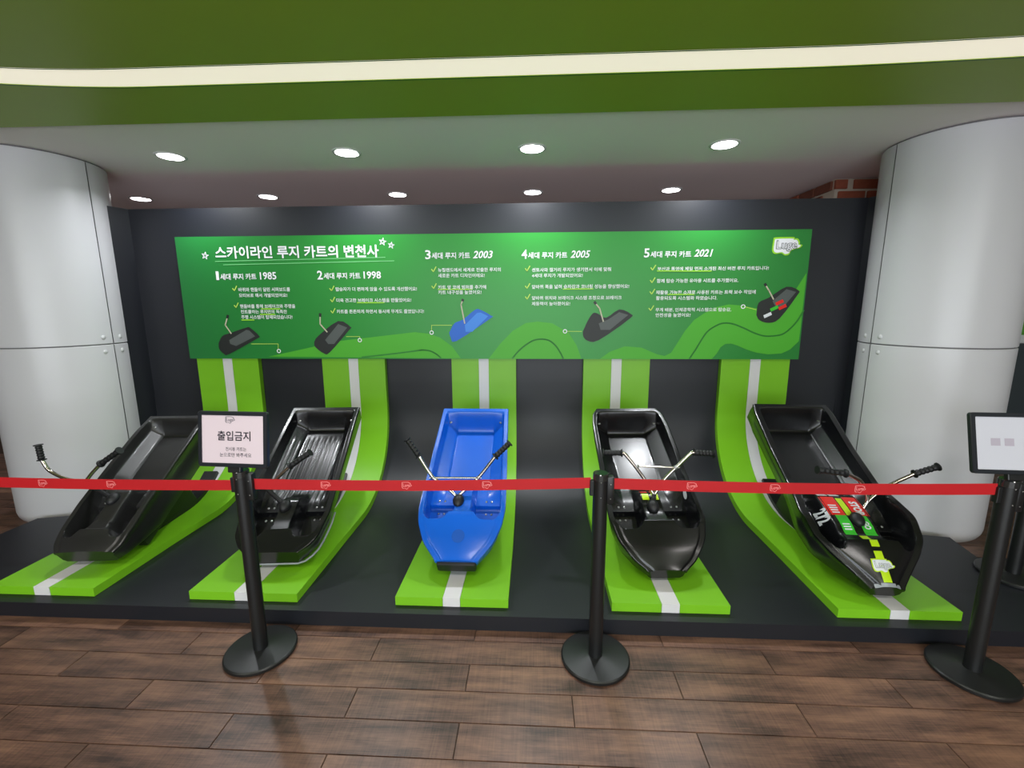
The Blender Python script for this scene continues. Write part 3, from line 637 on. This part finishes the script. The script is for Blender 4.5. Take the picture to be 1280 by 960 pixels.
# ---------------------------------------------------------------- luge carts
def sst(a, b, x):
    t = min(1, max(0, (x-a)/(b-a))); return t*t*(3-2*t)
def interp(tab, x):
    if x <= tab[0][0]: return tab[0][1]
    for (a, va), (b, vb) in zip(tab, tab[1:]):
        if x <= b:
            t = (x-a)/(b-a); return va+(vb-va)*t
    return tab[-1][1]
_sc = {}
def smooth_interp(tab, x, w_=.03):
    k = (id(tab), round(x, 5), w_)
    if k not in _sc: _sc[k] = _si(tab, x, w_)
    return _sc[k]
def _si(tab, x, w_):
    return sum(interp(tab, x+w_*k/4) for k in range(-4, 5))/9
class Cart:
    def __init__(s, **k): s.__dict__.update(k)
    def b(s, u): return smooth_interp(s.bt, u, .02)
    def r(s, u): return smooth_interp(s.rt, u, .02)
    def H(s, u, v):
        b = s.b(u); R = s.r(u); e = abs(v); L = s.L; bi = b-s.lip
        deck = R+s.crown*(1-(e/max(b, .01))**2)
        pan = .048; ph = s.pan
        wf = .036 if u < s.step else .066
        wf = .036+.03*sst(s.step-.006, s.step+.006, u)
        wf = wf+(pan-wf)*sst(s.step+.06, s.step+.2, u)
        side = min(1, max(0, (e-ph)/(max(bi-.012-ph, .01))))
        fl = wf+(.055*sst(s.step+.02, s.step+.2, u))*side
        if s.ribs and u > s.step+.02:
            fl += .004*max(0, math.sin(e*2*PI/.034))*sst(s.step+.02, s.step+.08, u)*(1-sst(L-.25, L-.15, u))
        edge = .008*sst(ph-.004, ph+.002, e)*sst(s.step+.16, s.step+.24, u); fl += edge
        sw = s.spine+s.spine_flare*(1-sst(s.wf-.02, s.wf+.1, u))
        c = (sw+.02+bi)/2; hw = max((bi-sw-.02)/2, .02)
        k = min(1.6, abs(e-c)/hw)
        wfe = s.wf+.045*min(1, k)**5
        inn = deck+(fl-deck)*sst(wfe-.008, wfe+.014, u)
        st_ = (R-s.sdrop-wf)*(1-sst(s.send-.12, s.send, u))+fl
        st_ = deck+(st_-deck)*sst(s.wf-.01, s.wf+.12, u)
        inn = inn+(max(st_, inn)-inn)*(1-sst(sw, sw+s.sfl, e))
        inn = inn+(R-inn)*sst(L-.105, L-.022, u)
        return inn+(R-inn)*sst(bi-.014, bi, e)
def fields(c):
    us = [0, .006]; u = .012
    while u < c.L-.001:
        us.append(u)
        near = abs(u-c.wf-.015) < .04 or abs(u-c.step) < .012 or u > c.L-.115
        u += .004 if near else .013
    us.append(c.L)
    ts = []
    N = 86
    for i in range(N+1):
        t = -1+2*i/N; ts.append(math.copysign(1-(1-abs(t))**1.35, t) if t else 0)
    return us, ts
def build_cart(c, X, Y0, Z0, theta, yaw, label, material):
    root = empty('luge_cart', (X, Y0, Z0), (theta, 0, yaw)); tag(root, label, 'luge cart', 'luge carts on the green tracks')
    us, ts = fields(c); bm = bmesh.new(); rows = []
    for u in us:
        b = c.b(u); R = c.r(u); z0 = smooth_interp(c.bot, u, .03); bb = b*c.under
        top = [(t*b, u, c.H(u, t*b)) for t in ts]
        k = sst(c.L-.05, c.L, u)*c.rake
        def sk(v, w_): return (v, u+k*(1-(w_-z0)/(R-z0)), w_)
        lo = [(b+.007, R-.003), (b+.008, R-.016), (b+.001, R-.022), (b*.985, (R+z0)/2+.02), (bb+.01, z0+.02), (bb-.006, z0+.002), (bb*.5, z0), (0, z0)]
        right = [sk(*p) for p in lo]; left = [(-p[0], p[1], p[2]) for p in right[:-1]][::-1]
        rows.append([bm.verts.new(p) for p in top+right+left])
    n = len(rows[0])
    for a, b in zip(rows, rows[1:]):
        for k in range(n): bm.faces.new((a[k], b[k], b[(k+1) % n], a[(k+1) % n]))
    for row, rev in ((rows[0], False), (rows[-1], True)):
        f = bm.faces.new(row if not rev else row[::-1]); bmesh.ops.triangulate(bm, faces=[f])
    obj('hull', bm, M[material], root, sharp=48)
    root['_c'] = 0; del root['_c']
    # bolts in the foot wells and at the seat back
    def bolt(u, v, r=.0075, m='steel'):
        bm = bmesh.new(); bmesh.ops.create_uvsphere(bm, u_segments=10, v_segments=6, radius=r)
        for q in bm.verts: q.co.z *= .5
        o = obj('bolt', bm, M[m], root, True); o.location = (v, u, c.H(u, v)+.001)
    cc = (c.spine+c.b(c.step)-c.lip)/2+.01
    for s in (-1, 1):
        for d in (-.017, .017):
            bolt(c.step-.035, s*cc+d); bolt(c.step+.035, s*cc+d)
        bolt(c.L-.075, s*(c.b(c.L-.1)-c.lip-.03), .011)
    # running gear and the hidden support the rear stands on
    Rm = Matrix.Rotation(theta, 3, 'X')
    inv = Rm.inverted(); O = Vector((0, Y0, Z0)); uu = [.40+(1.34-.40)*k/18 for k in range(19)]
    low = []
    for u_ in uu:                                     # black mounting fin between the track and the hull
        y, z = ramp(u_, -.001); low.append(inv @ (Vector((0, y, z))-O))
    lowt = [inv @ (Vector((0, *ramp(u_, -.03)))-O) for u_ in uu]
    bm = bmesh.new(); hw = .052
    A = [[bm.verts.new((sx*hw, p.y, p.z)) for p in P] for sx, P in ((-1, lowt), (1, lowt), (1, low), (-1, low))]
    for k in range(4):
        a_, b_ = A[k], A[(k+1) % 4]
        for i in range(len(uu)-1): bm.faces.new((a_[i], b_[i], b_[i+1], a_[i+1]))
    bm.faces.new([a_[0] for a_ in A]); bm.faces.new([a_[-1] for a_ in A]); obj('mounting_rail', bm, M['black_metal'], root, sharp=40)
    bm = bmesh.new()
    q = [p for p in lowt if c.L*.2 < p.y < c.L*.72]
    pts = [(p.y, p.z-.01) for p in q]+[(q[-1].y, .006), (q[0].y, .006)]
    for sx in (-1, 1): poly_face(bm, [(sx*.05, a_, b_) for a_, b_ in pts])
    n_ = len(pts); vs_ = [[bm.verts.new((sx*.05, a_, b_)) for a_, b_ in pts] for sx in (-1, 1)]
    for i in range(n_): bm.faces.new((vs_[0][i], vs_[0][(i+1) % n_], vs_[1][(i+1) % n_], vs_[1][i]))
    obj('mounting_fin', bm, M['black_metal'], root)
    bm = bmesh.new(); box(bm, -c.ubw, c.ubw, c.L*.16, c.L*.93, c.ubd, .006, .02); obj('underbody', bm, M['black_metal'], root, sharp=40)
    for ua, xx in ((c.L*.27, .12),):
        for s in (-1, 1):
            bm = bmesh.new(); tube(bm, [(s*xx-.02, ua, -.03), (s*xx+.02, ua, -.03)], .048, 20); obj('wheel', bm, M['grip'], root, sharp=40)
    bpy.context.view_layer.update()
    return root
def patch(c, root, name, u0, u1, v0, v1, m, off=.0016, nu=8, nv=4, skew=None):
    bm = bmesh.new(); g = []
    for i in range(nu+1):
        row = []
        for j in range(nv+1):
            u = u0+(u1-u0)*i/nu; v = v0+(v1-v0)*j/nv
            if skew: u, v = skew(u, v, i/nu, j/nv)
            row.append(bm.verts.new((v, u, c.H(u, v)+off)))
        g.append(row)
    for a, b in zip(g, g[1:]):
        for k in range(nv): bm.faces.new((a[k], a[k+1], b[k+1], b[k]))
    return obj(name, bm, M[m], root, True)
def handlebar(c, root, base, fork, left, right, cross=None, r=.0105):
    """base: foot of the column; fork: where the bars part; left/right: [.., bend, grip start, grip end] in world space"""
    inv = (Matrix.Translation(root.location) @ root.rotation_euler.to_matrix().to_4x4()).inverted()
    T = lambda p: inv @ Vector(p)
    h = None
    bm = bmesh.new(); b, f = Vector((base[0], base[1], c.H(base[1], base[0])+.006)), T(fork)
    tube(bm, [b, b.lerp(f, .5), f], .0135, 14); h = obj('steering_column', bm, M['grip'], root, sharp=40)
    bm = bmesh.new(); bmesh.ops.create_uvsphere(bm, u_segments=16, v_segments=10, radius=.034)
    for v in bm.verts: v.co = Vector((v.co.x, v.co.y*1.3, v.co.z*.8))+b
    obj('pivot_boot', bm, M['grip'], root, True)
    for P in (left, right):
        pts = [T(p) for p in P]; g0, g1 = pts[-2], pts[-1]
        bm = bmesh.new(); tube(bm, spline([f]+pts[:-1], 6)+[g0.lerp(g1, .3)], r, 12); bar = obj('handlebar_tube', bm, M['chrome'], root, sharp=60)
        bm = bmesh.new(); n = 26; q = [g0.lerp(g1, i/n) for i in range(n+1)]; L_ = (g1-g0).length
        rr = []
        for i in range(n+1):
            t = i/n
            rr.append(.024 if t < .07 or t > .95 else .0165+.002*math.cos(t*2*PI*6))
        tube(bm, q, .016, 14, True, rr); obj('grip', bm, M['grip'], bar, sharp=50)
    if cross:
        a, b2 = T(cross[0]), T(cross[1]); d = (b2-a).normalized()*.02
        bm = bmesh.new(); tube(bm, [a-d, b2+d], .0062, 10); o = obj('crossbar', bm, M['chrome'], root, sharp=60)
        for p in (a, b2):
            bm = bmesh.new(); bmesh.ops.create_uvsphere(bm, u_segments=12, v_segments=8, radius=.014)
            for v in bm.verts: v.co += p
            obj('clamp', bm, M['steel'], o, True)
D = math.radians
base = dict(ubw=.15, ubd=-.055, sfl=.022, lip=.02, crown=.012, pan=.135, step=.38, wf=.23, spine=.045, spine_flare=.02, sdrop=.02, send=.56, ribs=False, under=.86, rake=.06, L=1.13)
def cart(**k): d = dict(base); d.update(k); return Cart(**d)
c1 = cart(bt=[(0, .15), (.04, .18), (.15, .195), (.4, .2), (.8, .205), (1.05, .2)], rt=[(0, .12), (.1, .145), (.3, .165), (.6, .17), (.9, .17), (1.05, .155)], bot=[(0, .03), (.12, -.01), (.3, -.07), (1.05, -.085)], under=.93, wf=.09, step=.33, spine=.045, spine_flare=.03, send=.5, sdrop=.01, L=1.05, pan=.11, ubw=.15, ubd=-.12)
r1 = build_cart(c1, -2.53, 2.236, .145, D(31), D(5), 'worn dull black luge cart on the leftmost track, beside the left column', 'plastic_worn')
handlebar(c1, r1, (-.02, .33), (-2.80, 2.50, .53), [(-2.92, 2.50, .55), (-3.02, 2.5, .60), (-3.06, 2.5, .67), (-3.065, 2.5, .77)], [(-2.75, 2.5, .585), (-2.68, 2.5, .65), (-2.54, 2.5, .74)])
c2 = cart(bt=[(0, .13), (.03, .18), (.1, .225), (.25, .25), (.6, .245), (1.13, .235)], rt=[(0, .15), (.15, .165), (.6, .175), (.9, .185), (1.13, .185)], bot=[(0, .03), (.12, 0), (1.13, 0)], wf=.10, step=.31, spine=.045, ribs=True, crown=.004, sdrop=.012, send=.45)
r2 = build_cart(c2, -1.455, 2.262, .137, D(30.5), D(5), 'glossy ribbed black luge cart on the second track, partly behind the notice post', 'plastic_gloss')
handlebar(c2, r2, (-.02, .30), (-1.63, 2.5, .50), [(-1.70, 2.5, .55), (-1.79, 2.5, .62), (-1.86, 2.5, .70)], [(-1.555, 2.5, .58), (-1.477, 2.5, .65), (-1.35, 2.52, .735)])
bm = bmesh.new(); pts = []
for k in range(25):
    a = -1+2*k/24; u = .004+.36*max(0, abs(a)-.42)**1.6*2.2; pts.append((math.copysign(c2.b(u)*.93+.006, a) if abs(a) > .45 else a/.45*(c2.b(0)*.9), u-.004, .03+.0*u))
tube(bm, pts, .006, 8); obj('bumper_trim', bm, M['st_grey'], r2, True)
c3 = cart(bt=[(0, .105), (.1, .19), (.2, .232), (.3, .248), (.6, .242), (1.13, .228)], rt=[(0, .105), (.12, .14), (.25, .168), (.6, .165), (.75, .178), (1.13, .19)], bot=[(0, .03), (.2, 0), (1.13, 0)])
r3 = build_cart(c3, -.415, 2.236, .150, D(29.5), 0, 'bright blue luge cart on the middle track', 'plastic_blue')
handlebar(c3, r3, (-.03, .36), (-.455, 2.50, .47), [(-.53, 2.52, .53), (-.61, 2.54, .58), (-.69, 2.55, .705), (-.765, 2.56, .812)], [(-.39, 2.52, .53), (-.33, 2.54, .58), (-.229, 2.55, .71), (-.14, 2.56, .795)], ((-.61, 2.54, .575), (-.332, 2.54, .578)))
bm = bmesh.new(); box(bm, -.108, .108, -.02, .03, .03, .1, .012); obj('nose_bumper', bm, M['grip'], r3, sharp=40)
bm = bmesh.new(); 
for rr_, zz in ((.036, .0012),):
    vs = [bm.verts.new((.0+rr_*math.cos(a), .125+rr_*math.sin(a), c3.H(.125+rr_*math.sin(a), rr_*math.cos(a))+zz)) for a in [k*PI/16 for k in range(32)]]; f = bm.faces.new(vs); bmesh.ops.triangulate(bm, faces=[f])
obj('emblem_disc', bm, M['blue_emblem'], r3, True)
c4 = cart(bt=[(0, .09), (.05, .16), (.15, .23), (.28, .265), (.6, .258), (1.0, .25), (1.1, .235), (1.14, .20)], rt=[(0, .09), (.1, .135), (.25, .175), (.6, .175), (.75, .19), (1.14, .205)], bot=[(0, .02), (.2, 0), (1.14, 0)], L=1.14, spine=.055, wf=.215)
r4 = build_cart(c4, .712, 2.225, .137, D(30), D(3.5), 'glossy black luge cart with wide crossbar handlebar on the fourth track', 'plastic_gloss')
handlebar(c4, r4, (.0, .36), (.715, 2.51, .50), [(.66, 2.53, .59), (.60, 2.54, .67), (.545, 2.55, .735), (.528, 2.55, .742), (.415, 2.56, .74)], [(.775, 2.53, .59), (.85, 2.54, .67), (.925, 2.55, .745), (.945, 2.55, .75), (1.065, 2.56, .74)], ((.615, 2.54, .665), (.84, 2.54, .66)))
for s in (-1, 1):
    patch(c4, r4, 'lime_sticker', .405, .45, s*.028-.02, s*.028+.02, 'st_lime')
    patch(c4, r4, 'red_sticker', .46, .49, s*.028-.02, s*.028+.02, 'st_red')
def wall_disc(c, root, u, side, m, r=.034):
    bm = bmesh.new(); b = c.b(u)-c.lip-.016
    vs = [bm.verts.new((side*(b), u+r*math.cos(a), .13+r*math.sin(a)*.9)) for a in [k*PI/12 for k in range(24)]]; bm.faces.new(vs); obj('round_sticker', bm, M[m], root)
wall_disc(c4, r4, .50, -1, 'st_white'); wall_disc(c4, r4, .46, 1, 'st_white', .03)
c5 = cart(bt=[(0, .07), (.06, .12), (.16, .21), (.24, .262), (.38, .285), (.50, .265), (.6, .25), (.9, .25), (1.2, .25), (1.28, .235)], rt=[(0, .11), (.1, .15), (.2, .185), (.34, .215), (.48, .20), (.62, .175), (.9, .18), (1.1, .20), (1.28, .215)], bot=[(0, .05), (.25, 0), (1.28, 0)], L=1.28, sfl=.06, spine=.098, spine_flare=.02, send=.66, wf=.18, step=.36, sdrop=.055, pan=.15, lip=.03, rake=.08, crown=.02)
r5 = build_cart(c5, 1.765, 2.135, .112, D(28.5), D(-2.5), 'long glossy black luge cart with red, green and yellow stickers on the rightmost track', 'plastic_gloss')
handlebar(c5, r5, (.02, .37), (1.895, 2.49, .43), [(1.925, 2.5, .50), (1.88, 2.5, .60), (1.79, 2.5, .652), (1.625, 2.5, .672)], [(1.94, 2.5, .50), (2.03, 2.5, .58), (2.16, 2.5, .655), (2.285, 2.5, .70)])
for nm, u0, u1, v0, v1, m in (('yellow_stripe', .02, .16, -.02, .02, 'st_lime'), ('yellow_stripe', .18, .27, -.02, .02, 'st_lime'), ('yellow_stripe', .40, .53, -.017, .017, 'st_lime'),
        ('green_sticker', .275, .40, -.082, -.022, 'st_green'), ('green_sticker', .275, .40, .022, .082, 'st_green'),
        ('red_sticker', .40, .54, -.105, -.022, 'st_red'), ('red_sticker', .40, .54, .022, .105, 'st_red'), ('white_sticker', .55, .575, -.10, -.045, 'st_white'), ('white_sticker', .55, .575, -.035, .02, 'st_white'),
        ('silver_nose_strip', .0, .018, -.06, .06, 'st_grey')):
    patch(c5, r5, nm, u0, u1, v0, v1, m)
def surf_text(c, root, name, s, uc, vc, wu, hv, m, off=.0035, rot=True):
    vs, fs, asp = text_data(s, .05); V = []
    for a, b in vs:
        if rot: u = uc-wu/2+(1-a)*wu; v = vc-hv/2+b*hv
        else: v = vc+(a-.5)*wu; u = uc+(b-.5)*hv
        V.append((v, u, c.H(u, v)+off))
    me = bpy.data.meshes.new(name); me.from_pydata(V, [], fs); return link(name, me, M[m], root)
surf_text(c5, r5, 'stop_lettering', 'STOP', .455, .062, .10, .045, 'st_white')
surf_text(c5, r5, 'go_lettering', 'GO', .335, .052, .05, .035, 'st_white')
for u0 in (.415, .432, .449, .466): patch(c5, r5, 'small_print', u0, u0+.009, -.085, -.045+.004*(u0 > .44), 'st_white', off=.0028)
for u0 in (.305, .320, .335): patch(c5, r5, 'small_print', u0, u0+.008, -.072, -.034, 'st_white', off=.0028)
surf_text(c5, r5, 'number_lettering', '272', .415, -.128, .085, .04, 'st_white', off=.006)
def nose_fn(e): return lambda x, z: (x, z, c5.H(min(max(z, 0), .2), x)+.003+e)
logo(r5, .0, .09, .10, .062, nose_fn, 'st_lime', 'st_white', 'st_grey')
